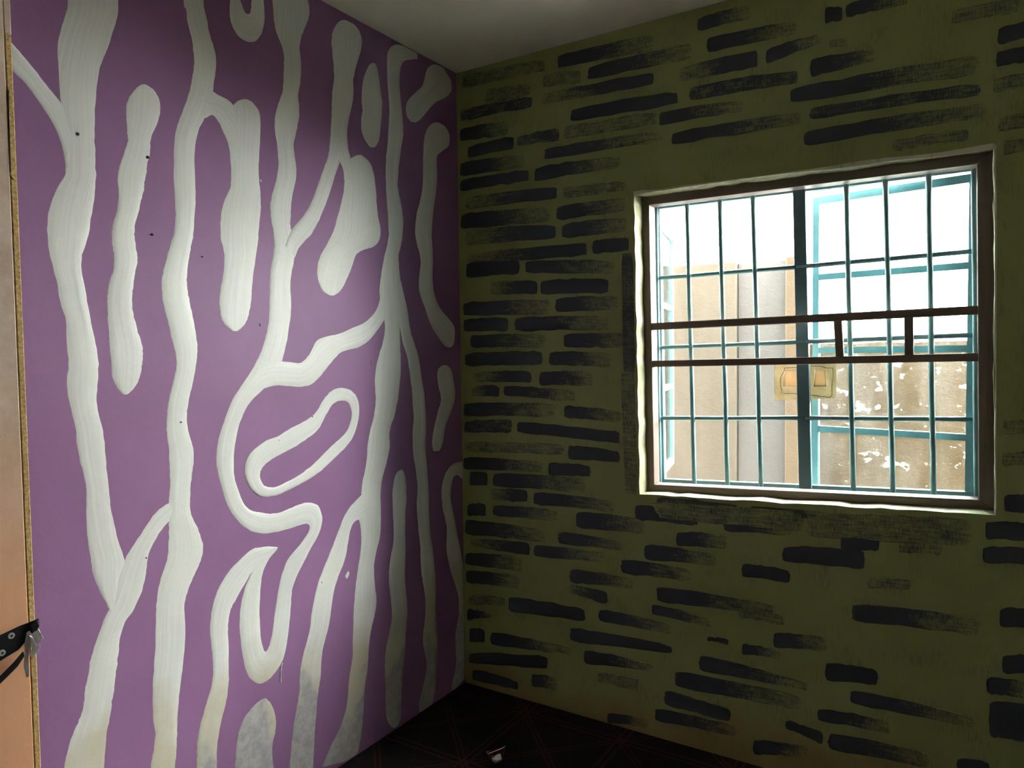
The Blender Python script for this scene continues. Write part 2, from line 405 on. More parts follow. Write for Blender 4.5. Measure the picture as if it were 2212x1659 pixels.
stripe([(1, [(0,1172,1305),(60,1190,1312),(120,1195,1325),(180,1207,1335),(240,1225,1350),(300,1233,1370),(360,1238,1382),(420,1240,1385),(480,1232,1378),(530,1222,1368),(580,1212,1366),(640,1193,1350),(700,1170,1332),(760,1148,1308),(820,1128,1278),(900,1114,1257),(1000,1110,1246),(1100,1110,1248),(1200,1112,1253),(1300,1118,1252),(1400,1120,1245),(1480,1112,1240),(1540,1095,1233),(1600,1078,1220)]),
        (3, [(0,1070,1215),(60,1055,1205),(120,1040,1200),(180,1032,1198),(240,1035,1205),(300,1042,1215),(360,1055,1228),(420,1072,1240),(480,1085,1252),(540,1100,1260),(600,1115,1266),(660,1125,1262),(720,1127,1255),(780,1115,1245),(840,1100,1232),(900,1085,1218),(960,1075,1205),(1020,1068,1198),(1080,1064,1200),(1140,1066,1210),(1200,1072,1228),(1260,1078,1240),(1320,1080,1242),(1380,1085,1235),(1440,1088,1225),(1500,1085,1220),(1560,1080,1218)]),
        (5, [(0,1082,1220),(60,1080,1238),(120,1080,1270),(180,1080,1290),(230,1078,1305),(280,1075,1303),(330,1065,1290),(380,1050,1270),(440,1030,1240),(500,1015,1215),(560,1005,1195),(620,1000,1185),(700,997,1187),(800,995,1190),(900,992,1185),(1000,985,1175),(1100,978,1163),(1200,975,1152),(1300,978,1142),(1400,988,1138),(1450,995,1137),(1520,985,1135),(1600,972,1130),(1670,964,1124)])], ext0=130, ext1=150)
stripe([(1, [(1330,560,1280,720),(1366,585,1310,758),(1400,608,1355,737),(1450,630,1395,775),(1495,670,1430,850),(1545,740,1455,910),(1570,820,1470,980),(1575,950,1476,1060)])])
stripe([(2, [(635,70,100),(650,30,130),(680,8,157),(720,-2,180),(780,-8,188),(850,-10,187),(950,-8,182),(1060,-5,176),(1150,-5,179),(1200,-10,185),(1240,-28,189),(1290,-50,190),(1350,-66,189),(1430,-74,181),(1520,-71,174),(1590,-56,166)]),
        (4, [(0,-48,160),(100,-51,145),(200,-69,135),(250,-76,132),(300,-79,128),(350,-76,120),(400,-68,108),(440,-48,90),(470,-20,66),(490,5,38)])])
stripe([(2, [(-6,-40,50,-40),(-12,30,65,20),(-10,110,80,60),(10,180,90,80),(50,240,100,87),(110,270,108,88),(160,262,115,87),(195,210,120,75),(212,130,125,50),(210,50,127,10),(204,-40,130,-40)])], ext0=60, ext1=-60)
stripe([(2, [(-40,285,465),(0,262,490),(40,262,500),(80,265,502),(120,268,495),(160,275,480),(200,283,462),(240,298,448),(280,315,440),(320,328,437),(360,335,443),(420,335,447),(480,332,445),(540,330,440),(590,325,430),(630,310,428),(680,292,435),(740,278,435),(800,275,425),(860,280,412),(920,290,400),(980,297,403),(1040,300,412),(1100,295,417),(1160,283,412),(1220,265,397),(1280,252,387),(1340,247,382),(1400,253,380),(1460,265,380),(1520,272,400),(1570,273,415)]),
        (4, [(0,267,405),(60,255,398),(120,247,385),(200,245,378),(300,243,382),(400,240,380),(460,232,370),(520,220,362),(580,203,350),(640,180,335),(155,690,322,690),(130,735,300,760),(60,840,205,862),(5,930,125,940),(-40,1040,78,1020),(-70,1130,45,1110),(-90,1210,25,1210),(-98,1310,17,1310),(-88,1395,18,1400),(-66,1480,32,1470),(-40,1570,62,1555)]),
        (6, [(0,24,100,-12),(55,92,140,10),(125,141,195,21),(210,157,250,27),(300,145,310,20),(390,120,370,-5),(440,103,430,-30),(480,95,490,-43),(498,103,555,-25),(500,125,583,50),(485,160,572,125),(440,225,545,190),(395,275,510,250),(355,330,470,330),(325,410,430,410),(302,500,395,495),(287,590,385,570),(273,690,378,680),(262,790,365,790),(245,860,350,900),(234,892,320,990),(222,911,250,1085),(214,908,175,1122),(205,890,110,1075),(192,840,75,970),(185,760,58,840),(183,680,50,730),(183,600,55,640),(187,520,72,555),(195,440,95,480),(215,370,130,405),(245,315,160,330),(275,280,215,262),(296,250,285,243)])], ext0=30)
stripe([(5, [(1780,242,1776,252),(1734,240,1714,330),(1674,241,1654,370),(1614,256,1614,405),(1545,315,1585,455),(1480,380,1550,515),(1430,450,1520,570),(1390,530,1495,612),(1365,610,1477,660),(1350,700,1465,720),(1345,780,1463,790),(1352,860,1465,860),(1360,930,1468,940),(1365,1010,1467,1020),(1365,1060,1468,1090),(1355,1130,1465,1140),(1335,1200,1457,1200),(1315,1270,1443,1270),(1295,1340,1424,1340),(1275,1420,1410,1410),(1265,1500,1397,1490),(1260,1580,1392,1570),(1257,1670,1393,1670)])], ext1=130)
stripe([(4, [(130,770,150,900),(165,715,190,868),(215,690,240,848),(290,680,300,838),(380,687,380,845),(445,690,445,848),(485,655,510,832),(515,605,560,790),(545,550,605,735),(610,522,655,675),(690,505,710,622),(760,473,790,602),(820,450,845,578),(875,415,890,540),(915,370,930,490),(940,320,978,420),(955,250,1010,340),(970,180,1030,250)])])
stripe([(2, [(1186,332,1190,380),(1140,308,1120,386),(1090,290,1097,400),(1040,285,1085,430),(1005,320,1078,470),(995,370,1076,510),(995,440,1077,560),(997,520,1082,620),(1003,600,1088,680),(1010,680,1095,740),(1008,760,1098,800),(1003,840,1100,860),(998,920,1090,930),(990,1000,1078,1010),(987,1080,1070,1080),(987,1160,1065,1160),(988,1220,1068,1220),(993,1290,1083,1290),(1000,1360,1095,1360),(1003,1430,1100,1430),(1005,1500,1095,1500),(995,1570,1085,1570)]),
        (4, [(0,980,1070),(60,968,1072),(120,958,1077),(180,950,1085),(240,946,1098),(300,952,1098),(350,965,1090),(420,978,1082),(490,980,1079),(560,968,1080),(620,950,1083),(680,933,1085),(740,922,1085),(800,917,1080),(860,918,1075),(920,922,1068),(980,918,1055),(1040,908,1042),(1100,893,1020),(1160,880,1012),(1220,870,1015),(1280,867,1005),(1340,860,992),(1400,850,975),(1440,840,965),(1500,832,958),(1560,826,955)]),
        (6, [(0,805,960),(60,815,960),(110,827,958),(180,832,953),(260,828,933),(340,816,917),(420,804,916),(500,794,922),(580,787,931),(660,782,923),(740,780,905),(820,778,889),(900,777,881),(980,772,877),(1060,757,868),(1140,750,856),(1220,743,851),(1300,728,848),(690,1410,838,1410),(650,1490,825,1500),(612,1572,800,1578),(578,1655,740,1612)])])
stripe([(6, [(850,-110,900,40),(800,-60,845,68),(760,-15,805,70),(725,40,778,97),(695,110,760,150),(660,205,746,230),(625,295,733,305),(585,390,705,385),(555,475,678,455),(532,565,655,535),(516,650,645,610),(505,740,633,700),(490,820,616,785),(466,905,592,870),(447,990,578,970),(436,1085,572,1080),(437,1150,560,1150),(425,1230,550,1230),(410,1310,545,1310),(395,1400,538,1400),(385,1500,532,1500),(378,1580,528,1580),(370,1670,526,1670)])], ext1=50)
stripe([(4, [(1040,180,1085,170),(1055,300,1112,290),(1068,400,1133,390),(1082,490,1145,480),(1097,570,1170,565),(1120,640,1195,640),(720,1135,1209),(800,1145,1220),(880,1155,1233),(960,1160,1240),(1040,1165,1245),(1120,1160,1246),(1200,1158,1243),(1280,1163,1245),(1350,1175,1252),(1430,1185,1258),(1500,1190,1262),(1580,1185,1265)]),
        (6, [(0,1187,1267),(100,1195,1272),(180,1203,1278),(240,1210,1290),(320,1213,1298),(400,1217,1306),(460,1225,1310),(520,1235,1312),(600,1243,1310),(680,1242,1312),(740,1235,1318),(800,1228,1323),(860,1227,1323),(920,1238,1322),(960,1248,1318),(1020,1250,1315),(1080,1240,1313),(1140,1228,1308),(1200,1212,1300),(1250,1202,1285),(1290,1205,1250),(1310,1212,1225)])])
stripe([(4, [(1376,1080,1092),(1388,1063,1104),(1405,1052,1109),(1430,1043,1114),(1470,1035,1118),(1520,1030,1119),(1580,1030,1120)]),
        (6, [(0,1033,1117),(80,1037,1115),(160,1040,1115),(230,1035,1117),(300,1020,1116),(380,1010,1113),(440,1008,1113),(500,1012,1117),(560,1018,1123),(620,1025,1128),(680,1028,1128),(740,1022,1122),(800,1010,1117),(860,997,1115),(920,987,1113),(980,982,1108),(1040,982,1103),(1080,985,1098),(1130,987,1096),(1200,988,1092),(1280,990,1088),(1340,995,1085),(1380,1012,1072),(1400,1032,1050)])])
stripe([(2, [(784,1298,1322),(793,1280,1345),(810,1262,1368),(840,1245,1388),(870,1236,1397),(910,1230,1398),(940,1228,1388),(968,1227,1350),(1000,1227,1318),(1060,1225,1315),(1120,1225,1317),(1180,1223,1315),(1240,1215,1308),(1300,1202,1300),(1360,1187,1292),(1420,1178,1287),(1470,1174,1284),(1520,1177,1284),(1580,1190,1288)]),
        (4, [(0,1205,1290),(60,1210,1290),(120,1203,1288),(180,1197,1290),(240,1203,1297),(290,1218,1312),(340,1235,1335),(1255,400,1365,380),(1280,460,1400,420),(1310,510,1425,455),(1340,555,1430,500),(1365,585,1425,560),(1388,596,1410,590)])])
stripe([(2, [(1288,413,1302,412),(1258,432,1350,430),(1242,465,1385,478),(1232,510,1408,525),(1218,552,1408,585),(1180,588,1365,628),(1145,620,1310,652),(1122,655,1265,700),(1115,695,1235,738),(1122,745,1205,768),(1148,779,1178,785)])])
stripe([(2, [(404,894,916),(420,878,928),(450,863,936),(490,848,943),(540,838,950),(590,833,957),(640,832,965),(680,835,965),(710,838,963),(750,830,962),(800,828,957),(840,832,953),(880,845,948),(910,862,940),(935,880,924),(944,893,914)])])
stripe([(2, [(129,705,730),(145,680,765),(165,665,795),(200,648,820),(240,640,833),(280,640,836),(320,643,830),(370,647,815),(420,652,800),(470,655,788),(510,655,780),(560,648,782),(610,643,782),(660,641,775),(720,640,762),(780,637,750),(840,633,742),(900,630,740),(960,625,728),(1000,618,712),(608,1030,694,1040),(598,1055,684,1065),(575,1120,662,1130),(550,1190,640,1200),(522,1265,612,1285),(495,1325,582,1360),(460,1380,552,1430),(425,1420,515,1495),(385,1465,470,1545),(360,1510,430,1592),(340,1570,405,1650)])])
stripe([(2, [(660,900,742,880),(680,970,748,955),(695,1035,762,1005),(716,1090,780,1070),(720,1150,800,1150)])])
stripe([(2, [(800,992,828,991),(765,1010,875,1025),(745,1045,900,1070),(728,1100,915,1125),(722,1160,922,1180),(717,1220,928,1240),(705,1280,931,1300),(690,1340,937,1360),(672,1400,948,1420),(660,1450,956,1475),(640,1500,950,1532),(615,1550,915,1578),(592,1592,850,1598)]),
        (4, [(571,0,803,-3),(558,35,785,40),(547,85,768,90),(548,140,745,145),(563,195,718,200),(590,240,690,240),(625,262,655,262)])])
stripe([(4, [(705,852,712,935),(765,868,745,945),(803,915,765,985),(818,980,770,1030),(812,1055,757,1085),(792,1135,730,1140),(755,1205,690,1180),(700,1265,635,1228),(640,1322,580,1285),(575,1383,520,1345),(505,1433,460,1390),(435,1472,400,1430),(365,1508,340,1460),(300,1540,285,1485),(235,1551,232,1487),(175,1543,200,1467),(125,1505,184,1425),(93,1445,185,1395),(82,1385,195,1370),(92,1325,215,1345),(118,1275,245,1320),(165,1228,290,1292),(225,1188,340,1265),(295,1163,395,1237),(360,1120,450,1203),(435,1083,510,1160),(500,1045,555,1118),(545,1000,585,1068),(578,945,615,1010),(612,898,645,963),(655,864,680,940)])], closed=True, name='painted_ring')
stripe([(4, [(708,1355,1376),(716,1338,1390),(732,1324,1405),(760,1316,1415),(800,1317,1420),(840,1323,1428),(880,1333,1432),(920,1340,1430),(960,1335,1420),(1000,1322,1408),(1040,1312,1392),(1090,1300,1372),(1140,1290,1362),(1190,1284,1355),(1230,1285,1345),(1258,1295,1328)])])
stripe([(4, [(1480,1321,1480,1440),(1435,1330,1447,1412),(1395,1360,1425,1420),(1365,1410,1412,1460),(1347,1480,1405,1515),(1343,1540,1405,1570),(1348,1600,1413,1610)]),
        (6, [(0,1353,1420),(60,1368,1430),(120,1380,1442),(180,1380,1452),(240,1377,1465),(300,1383,1475),(360,1395,1487),(420,1412,1498),(480,1433,1503),(540,1450,1505),(600,1458,1505),(680,1455,1505),(740,1445,1505),(800,1435,1506),(860,1433,1507),(920,1437,1508),(980,1440,1505),(1040,1432,1500),(1090,1420,1490),(1130,1413,1460),(1160,1411,1425)])])
stripe([(6, [(202,1213,218,1211),(175,1233,238,1228),(145,1258,255,1250),(112,1295,272,1285),(82,1335,283,1330),(62,1380,287,1380),(45,1435,280,1440),(32,1500,266,1495),(26,1560,263,1555),(21,1620,267,1620),(19,1680,274,1680)])], ext1=100)
# drips and dabs
stripe([(6, [(398,742,750),(412,735,754),(428,728,750),(440,730,743),(446,736,738)])], name='paint_drip')
stripe([(6, [(985,318,330),(1010,314,321),(1060,313,318),(1110,312,316)])], name='paint_drip')
stripe([(4, [(440,178,184),(460,181,187)])], name='paint_drip')
stripe([(4, [(685,896,900),(706,899,902)])], name='paint_drip')
stripe([(2, [(1150,180,188),(1165,183,190)])], name='paint_drip')
# stripes hidden behind the door and at the near end of the wall
def wall_stripe(pts):
    global paint_k
    S = []
    P = catmull(pts, 4); vs = []; uvs = []
    fr = (0, .045, .5, .955, 1); hh = (-.0004, .0009, .0012, .0009, -.0004)
    for (y, z, wd) in P:
        for f, h in zip(fr, hh):
            vs.append(Vector((h, y+(f-.5)*wd, z))); uvs.append((z, (f-.5)*wd))
    k = 5; fs = [(i*k+q, i*k+q+1, (i+1)*k+q+1, (i+1)*k+q) for i in range(len(P)-1) for q in range(k-1)]
    me = mesh('painted_stripe', vs, fs)
    if sum(f.normal.x*f.area for f in me.polygons) < 0: me.flip_normals()
    ul = me.uv_layers.new(name='UVMap')
    for l in me.loops: ul.data[l.index].uv = uvs[l.vertex_index]
    obj('painted_stripe', me, m_white, wall_l)
for y0 in (-2.18, -2.42, -2.68, -2.88):
    wall_stripe([(y0+random.uniform(-.03, .03), z, random.uniform(.06, .10)) for z in [.05+.2*i for i in range(14)]])
# nail holes in the left wall
for x, y, r in ((167,290,3.0),(318,340,3.4),(328,507,2.6),(436,555,1.6),(390,912,1.8),(674,900,1.4),(315,1205,1.6),(694,1258,1.3)):
    c = hit(x, y, 0, 0); bm = bmesh.new(); rr = r*.0013
    rod(bm, (c.x-.002, c.y, c.z), (c.x+.0036, c.y, c.z), rr, 8)
    bm_obj('nail_hole', bm, m_hole, wall_l)

# ------------------------------------------------------------------ charcoal bricks brushed on the window wall
BC = {1:(980,0,.28029), 2:(1592,0,.28029), 3:(980,400,.25316), 4:(980,800,.25316), 5:(980,1200,.28022), 6:(1592,1200,.28022), 7:(1350,850,.24864), 8:(1800,850,.24715)}
BRICKS = {
1:[(50,590,690,720,450,545,'f'),(235,695,830,600,650,730,'f'),(680,590,680,985,540,640,'f'),(785,435,530,1560,260,390,'r'),(1018,525,625,1850,330,450,'r'),(40,855,940,620,740,825,'m'),(650,735,820,1560,555,650,'l'),(885,850,945,1745,700,800,'s'),(40,1000,1095,430,930,1040,'r'),(100,1140,1220,470,1050,1150,'s'),(480,1060,1130,820,985,1085,'m'),(835,980,1080,1580,860,960,'f'),(40,1260,1365,560,1190,1290,'r'),(685,1150,1240,1600,1010,1090,'r'),(40,1395,1480,590,1310,1390,'s'),(610,1300,1405,1300,1200,1290,'r'),(75,1525,1620,810,1440,1530,'l'),(830,1450,1540,1330,1400,1470,'f'),(1870,150,250,2300,30,140,'r'),(1940,300,410,2660,160,260,'r'),(1720,535,640,2355,385,515,'l'),(1800,680,780,2670,540,640,'m'),(1575,870,970,2250,770,860,'r'),(1665,1030,1120,2700,860,960,'r')],
2:[(675,70,185,815,60,160,'s'),(828,35,145,1330,-70,30,'r'),(215,390,500,655,260,330,'r'),(710,320,370,850,300,365,'f'),(555,465,600,1080,380,470,'r'),(390,690,800,1900,420,560,'r'),(540,840,930,1900,640,730,'m'),(500,1020,1130,1950,790,900,'r'),(1180,1090,1170,1800,1000,1080,'f'),(2000,225,350,2500,110,230,'s'),(1990,410,520,2500,310,430,'s'),(1960,620,720,2500,520,620,'f'),(2010,920,1030,2500,820,920,'f'),(2040,1090,1200,2500,1030,1130,'f'),(1640,90,190,2180,-10,90,'f')],
3:[(50,250,380,850,190,310,'r'),(870,190,305,1480,110,220,'r'),(80,390,520,885,340,450,'l'),(915,340,455,1490,280,400,'r'),(85,600,690,1150,490,600,'l'),(1180,480,590,1500,450,560,'s'),(100,665,795,570,645,755,'s'),(600,650,750,1400,650,760,'r'),(300,830,940,720,820,930,'l'),(735,820,935,1330,800,920,'s'),(75,1005,1115,840,980,1110,'r'),(860,970,1085,1420,950,1070,'r'),(80,1150,1250,470,1135,1245,'s'),(510,1135,1245,1350,1120,1240,'r'),(135,1285,1385,800,1280,1390,'r'),(930,1275,1385,1520,1270,1390,'r'),(90,1440,1545,765,1420,1530,'s'),(805,1425,1530,1350,1440,1560,'r')],
4:[(150,20,100,670,10,105,'l'),(725,15,125,1200,20,140,'r'),(150,145,225,392,135,225,'l'),(420,135,215,1050,180,270,'r'),(75,285,390,880,290,400,'r'),(935,305,400,1440,360,450,'r'),(85,440,535,505,425,530,'m'),(530,440,530,1430,530,630,'s'),(80,610,700,950,640,720,'f'),(970,640,760,1420,700,790,'s'),(75,740,845,780,790,870,'r'),(805,790,900,1170,820,910,'s'),(135,875,980,290,880,985,'s'),(328,880,990,1150,930,1050,'r'),(310,1015,1110,635,1030,1130,'l'),(672,1040,1145,1400,1120,1210,'r'),(115,1150,1240,275,1145,1245,'s'),(330,1155,1240,900,1200,1290,'r'),(1035,1205,1340,1640,1280,1400,'r'),(90,1275,1395,800,1370,1470,'r'),(885,1380,1480,1450,1470,1540,'r'),(130,1440,1500,655,1480,1585,'l'),(680,1490,1590,1300,1560,1640,'r'),(90,1560,1659,600,1600,1720,'r')],
7:[(80,970,1095,640,1035,1150,'s'),(260,900,990,1000,975,1040,'m'),(1030,985,1070,1800,1040,1110,'r'),(850,1075,1195,1500,1130,1240,'r'),(440,1205,1320,900,1240,1350,'r'),(160,1315,1440,800,1400,1500,'r'),(-40,1440,1560,600,1540,1640,'r'),(1360,1335,1460,2090,1370,1530,'s'),(1010,1480,1590,1440,1550,1649,'s'),(1870,1210,1360,2212,1215,1370,'s'),(1970,1070,1140,2120,1070,1140,'s')],
8:[(860,1190,1230,1060,1130,1200,'m'),(560,1320,1400,960,1330,1410,'f'),(1490,890,1030,1800,900,1060,'s'),(1325,1125,1270,1800,1150,1300,'s'),(1300,1345,1480,1800,1370,1500,'s'),(1480,250,360,1800,240,350,'f'),(1470,520,640,1800,520,640,'f')],
5:[(90,115,210,520,160,255,'r'),(890,105,205,1400,190,260,'r'),(890,225,290,1190,290,380,'l'),(415,320,430,1020,420,510,'s'),(105,300,380,400,330,390,'f'),(1110,415,500,1690,540,620,'r'),(1555,240,350,2500,390,480,'r'),(1520,375,450,2000,500,560,'r'),(890,555,660,1690,700,760,'s'),(100,420,500,300,450,480,'r'),(120,565,665,240,580,670,'s'),(278,585,690,920,720,770,'r'),(110,755,830,730,780,875,'s'),(1000,725,830,1560,850,900,'r'),(140,875,960,500,980,1040,'s'),(600,915,1010,800,950,1040,'r'),(1100,900,970,1440,960,1050,'f'),(1885,765,885,2750,990,1050,'r'),(1695,890,1010,2700,1090,1200,'r'),(1620,1040,1150,2140,1190,1285,'s'),(1545,1180,1270,2200,1320,1400,'r'),(1180,1215,1290,1500,1270,1330,'r'),(1955,630,660,2120,650,690,'s')],
6:[(875,370,500,1900,500,620,'r'),(275,595,710,700,640,740,'r'),(35,680,760,340,740,800,'r'),(675,825,960,1090,890,1000,'s'),(865,1030,1140,1860,1260,1340,'r'),(615,1180,1270,1190,1290,1380,'r'),(695,1370,1490,1500,1530,1640,'r'),(370,1270,1330,665,1370,1460,'s'),(120,1420,1530,560,1480,1560,'r'),(2020,415,550,2400,430,570,'s'),(2040,775,910,2400,790,920,'s'),(1920,940,1060,2300,1000,1120,'r'),(1940,1130,1390,2300,1170,1450,'s'),(1690,1570,1650,1950,1600,1680,'s'),(1000,190,250,1340,190,260,'f'),(0,400,480,370,470,540,'f')],
}
bk = 0
def brick(TL, BL, TR, BR, fade, name='painted_brick'):
    "brush mark between two upright ends, all points on the wall y = 0"
    global bk
    SS = (0, .045, .12, .2, .3, .4, .5, .6, .7, .8, .88, .955, 1); VV = (0, .05, .28, .5, .72, .95, 1); n = len(SS)-1; m = len(VV)-1; hgt = .0004 + .000012*bk; bk += 1
    vs = []; cov = []; LB = abs(TR.x-TL.x); g = .05
    TL, BL, TR, BR = TL+(TL-BL)*g, BL-(TL-BL)*g, TR+(TR-BR)*g, BR-(TR-BR)*g
    for i in range(n+1):
        s = SS[i]
        T = TL.lerp(TR, s); B = BL.lerp(BR, s)
        e = min(i, n-i)
        shr = (.14, .06)[e] if e < 2 else 0
        jt, jb = random.gauss(0, .0016), random.gauss(0, .0016)
        sag = .004*math.sin(math.pi*s)
        for q in range(m+1):
            v = VV[q]
            vv = shr + (1-2*shr)*v
            p = T.lerp(B, vv); p.z += jt*(1-v)+jb*v + sag
            if i in (0, n): p.x += random.uniform(-1, 1)*.008*LB + (1 if i == 0 else -1)*min(.0045, .02*LB)*abs(v-.5)*2
            rim = q in (0, m) or i in (0, n)
            p.y = .0004 if rim else -hgt
            p.x = max(p.x, .003); p.z = min(max(p.z, .003), H-.003)
            vs.append(p)
            if fade == 's': c = .97 - .18*s
            elif fade == 'r': c = 1.0 if s < .22 else 1.0 - .68*((s-.22)/.78)**.62
            elif fade == 'l': c = 1.0 if s > .78 else 1.0 - .68*((.78-s)/.78)**.62
            elif fade == 'm': c = .62
            else: c = .42
            if rim: c -= .22 if fade in 'mf' or (fade == 'r' and s > .6) or (fade == 'l' and s < .4) else .04
            cov.append(c + random.gauss(0, .03))
    k = m+1
    fs = [(i*k+q, i*k+q+1, (i+1)*k+q+1, (i+1)*k+q) for i in range(n) for q in range(m)]
    me = mesh(name, vs, fs)
    if sum(f.normal.y*f.area for f in me.polygons) > 0: me.flip_normals()
    a = me.attributes.new('cov', 'FLOAT', 'POINT')
    a.data.foreach_set('value', cov)
    obj(name, me, m_brick, wall_b)
for c, L in BRICKS.items():
    ox, oy, k = BC[c]
    for (x0, t0, b0, x1, t1, b1, fd) in L:
        P = [hit(ox+x*k, oy+y*k, 1, 0) for x, y in ((x0, t0), (x0, b0), (x1, t1), (x1, b1))]
        brick(*P, fd)
# the rows go on beyond the picture to the right end of the wall
zz = .12
while zz < 2.78:
    x = 2.34 + random.uniform(0, .16)
    if zz > 2.35: x = 2.46
    while x < RX-.1:
        L = random.uniform(.18, .38); L = min(L, RX-.02-x); h = random.uniform(.045, .062); dz = random.uniform(-.012, .012)
        brick(Vector((x, 0, zz+h)), Vector((x, 0, zz)), Vector((x+L, 0, zz+h+dz)), Vector((x+L, 0, zz+dz)), random.choice('srrlm'))
        x += L + random.uniform(.02, .3)
    zz += .088
# darker brushed smears beside and below the opening
def smear(x0, y0, x1, y1, x2, y2, x3, y3, fd): brick(hit(x0, y0, 1, 0), hit(x3, y3, 1, 0), hit(x1, y1, 1, 0), hit(x2, y2, 1, 0), fd, 'paint_smear')
smear(1342, 560, 1368, 560, 1372, 800, 1346, 800, 'm')
smear(1340, 810, 1370, 810, 1378, 1060, 1350, 1060, 'f')
smear(1400, 1085, 1740, 1108, 1740, 1150, 1420, 1120, 'f')
smear(1740, 1108, 2100, 1122, 2100, 1180, 1740, 1160, 'f')

# pale paint line brushed along the top edge of the opening
def edge_line(name, pts):
    vs = []; n = len(pts)
    for (xa, ya, xb, yb) in pts:
        A = hit(xa, ya, 1, 0); B = hit(xb, yb, 1, 0)
        for f, h in ((0, .0004), (.2, -.002), (.8, -.002), (1, .0004)):
            p = A.lerp(B, f); p.y = h; vs.append(p)
    me = mesh(name, vs, [(i*4+q, i*4+q+1, i*4+q+5, i*4+q+4) for i in range(n-1) for q in range(3)])
    if sum(f.normal.y*f.area for f in me.polygons) > 0: me.flip_normals()
    obj(name, me, m_pale, wall_b)
edge_line('pale_edge_line', catmull([(1369,412,1369,424),(1390,410,1390,419),(1420,409,1420,414),(1480,400,1480,405),(1560,390,1560,394),(1640,380,1640,383),(1720,369,1720,373),(1790,359,1790,368),(1860,347,1860,359),(1940,338,1940,348),(2010,331,2010,342),(2070,322,2070,335),(2125,312,2125,326),(2146,309,2148,322)], 3))
edge_line('pale_edge_line', catmull([(2145,312,2152,312),(2147,400,2152,400),(2147,470,2154,470),(2148,600,2153,600),(2147,700,2153,700),(2150,800,2153,800),(2148,940,2153,940),(2148,1000,2154,1000),(2150,1060,2154,1060),(2149,1112,2154,1112)], 3))  # pale strip drawing the bright edge of the right reveal
# tiny nail left in the wall near the corner
bm = bmesh.new(); c = hit(1024, 1067, 1, 0); rod(bm, c+Vector((0, .01, 0)), c+Vector((0, -.012, 0)), .0022, 8); bm_obj('nail', bm, m_screw, wall_b)

# ------------------------------------------------------------------ the window
win = empty('window_1', (1.5, .1, 1.0))
tag(win, 'brown wooden window with teal burglar bars in the olive brick-painted wall', 'window', 'structure')
Y0, Y1 = .085, .15
Q = [Vector((q.x, 0, q.z)) for q in quad]; cen = sum(Q, Vector())/4
def inset(wl, wt, wr, wb):
    return [Q[0]+Vector((wl, 0, -wt)), Q[1]+Vector((-wr, 0, -wt)), Q[2]+Vector((-wr, 0, wb)), Q[3]+Vector((wl, 0, wb))]
I = inset(.030, .036, .044, .030); O = inset(-.004, -.004, -.004, -.004)
for i in range(4):
    j = (i+1) % 4
    bm = bmesh.new()
    f = [O[i], O[j], I[j], I[i]]
    hexa(bm, [p+Vector((0, Y0, 0)) for p in f], [p+Vector((0, Y1, 0)) for p in f]); bevel(bm, .002, 1)
    keep(bm_obj('frame_member', bm, m_woodx if i % 2 == 0 else m_woodz), win)
# two wooden rails across and the two short uprights between them
def px_bar(name, a, b, y, w, d, m, parent):
    bm = bmesh.new(); bar(bm, hit(*a, 1, y), hit(*b, 1, y), w, d); bevel(bm, .002, 1); return keep(bm_obj(name, bm, m), parent)
px_bar('rail', (1404,706), (2130,669), .105, .029, .032, m_woodx, win)
px_bar('rail', (1404,786), (2130,771), .105, .027, .032, m_woodx, win)
px_bar('short_upright', (1810,690), (1815,776), .108, .028, .022, m_woodz, win)
px_bar('short_upright', (1963,682), (1964,774), .108, .028, .022, m_woodz, win)
# burglar grille
gr = empty('burglar_grille', win.location); gr.parent = win; gr.location = (0, 0, 0)
YG = .172
for a, b in (((1417,452),(1425,1052)),((1484,440),(1500,1060)),((1555,430),(1572,1062)),((1626,420),(1644,1064)),((1828,394),(1844,1072)),((1912,384),(1929,1078)),((2006,372),(2017,1084)),((2104,360),(2110,1088))):
    bm = bmesh.new(); A = hit(*a, 1, YG); B = hit(*b, 1, YG); d = (A-B).normalized()
    rod(bm, A+d*.05, B-d*.05, .0095, 10, 6, .0012)
    o = bm_obj('bar', bm, m_steel, smooth=True); o.parent = gr; o.matrix_parent_inverse = Matrix.Translation(-Vector(win.location))
for pts in ([(1405,602),(1720,577),(2120,541)], [(1405,752),(1740,738),(2124,723)], [(1405,903),(1740,903),(2126,906)]):
    for k in range(2):
        bm = bmesh.new(); rod(bm, hit(*pts[k], 1, YG+.010), hit(*pts[k+1], 1, YG+.010), 0.009, 10, 4, .0008)
        o = bm_obj('cross_bar', bm, m_steel, smooth=True); o.parent = gr; o.matrix_parent_inverse = Matrix.Translation(-Vector(win.location))
bm = bmesh.new(); A = hit(1727, 400, 1, .19); B = hit(1741, 1075, 1, .19); bar(bm, A, B, .046, .03); bevel(bm, .003, 2)
keep(bm_obj('mullion', bm, m_post), win)
# fixed steel frame outside the bars
E0 = inset(.010, .012, .020, .012); E1 = inset(.034, .034, .056, .036)
for i in range(4):
    j = (i+1) % 4
    bm = bmesh.new(); f = [E0[i], E0[j], E1[j], E1[i]]
    hexa(bm, [p+Vector((0, .195, 0)) for p in f], [p+Vector((0, .222, 0)) for p in f])
    keep(bm_obj('steel_frame', bm, m_steel), win)

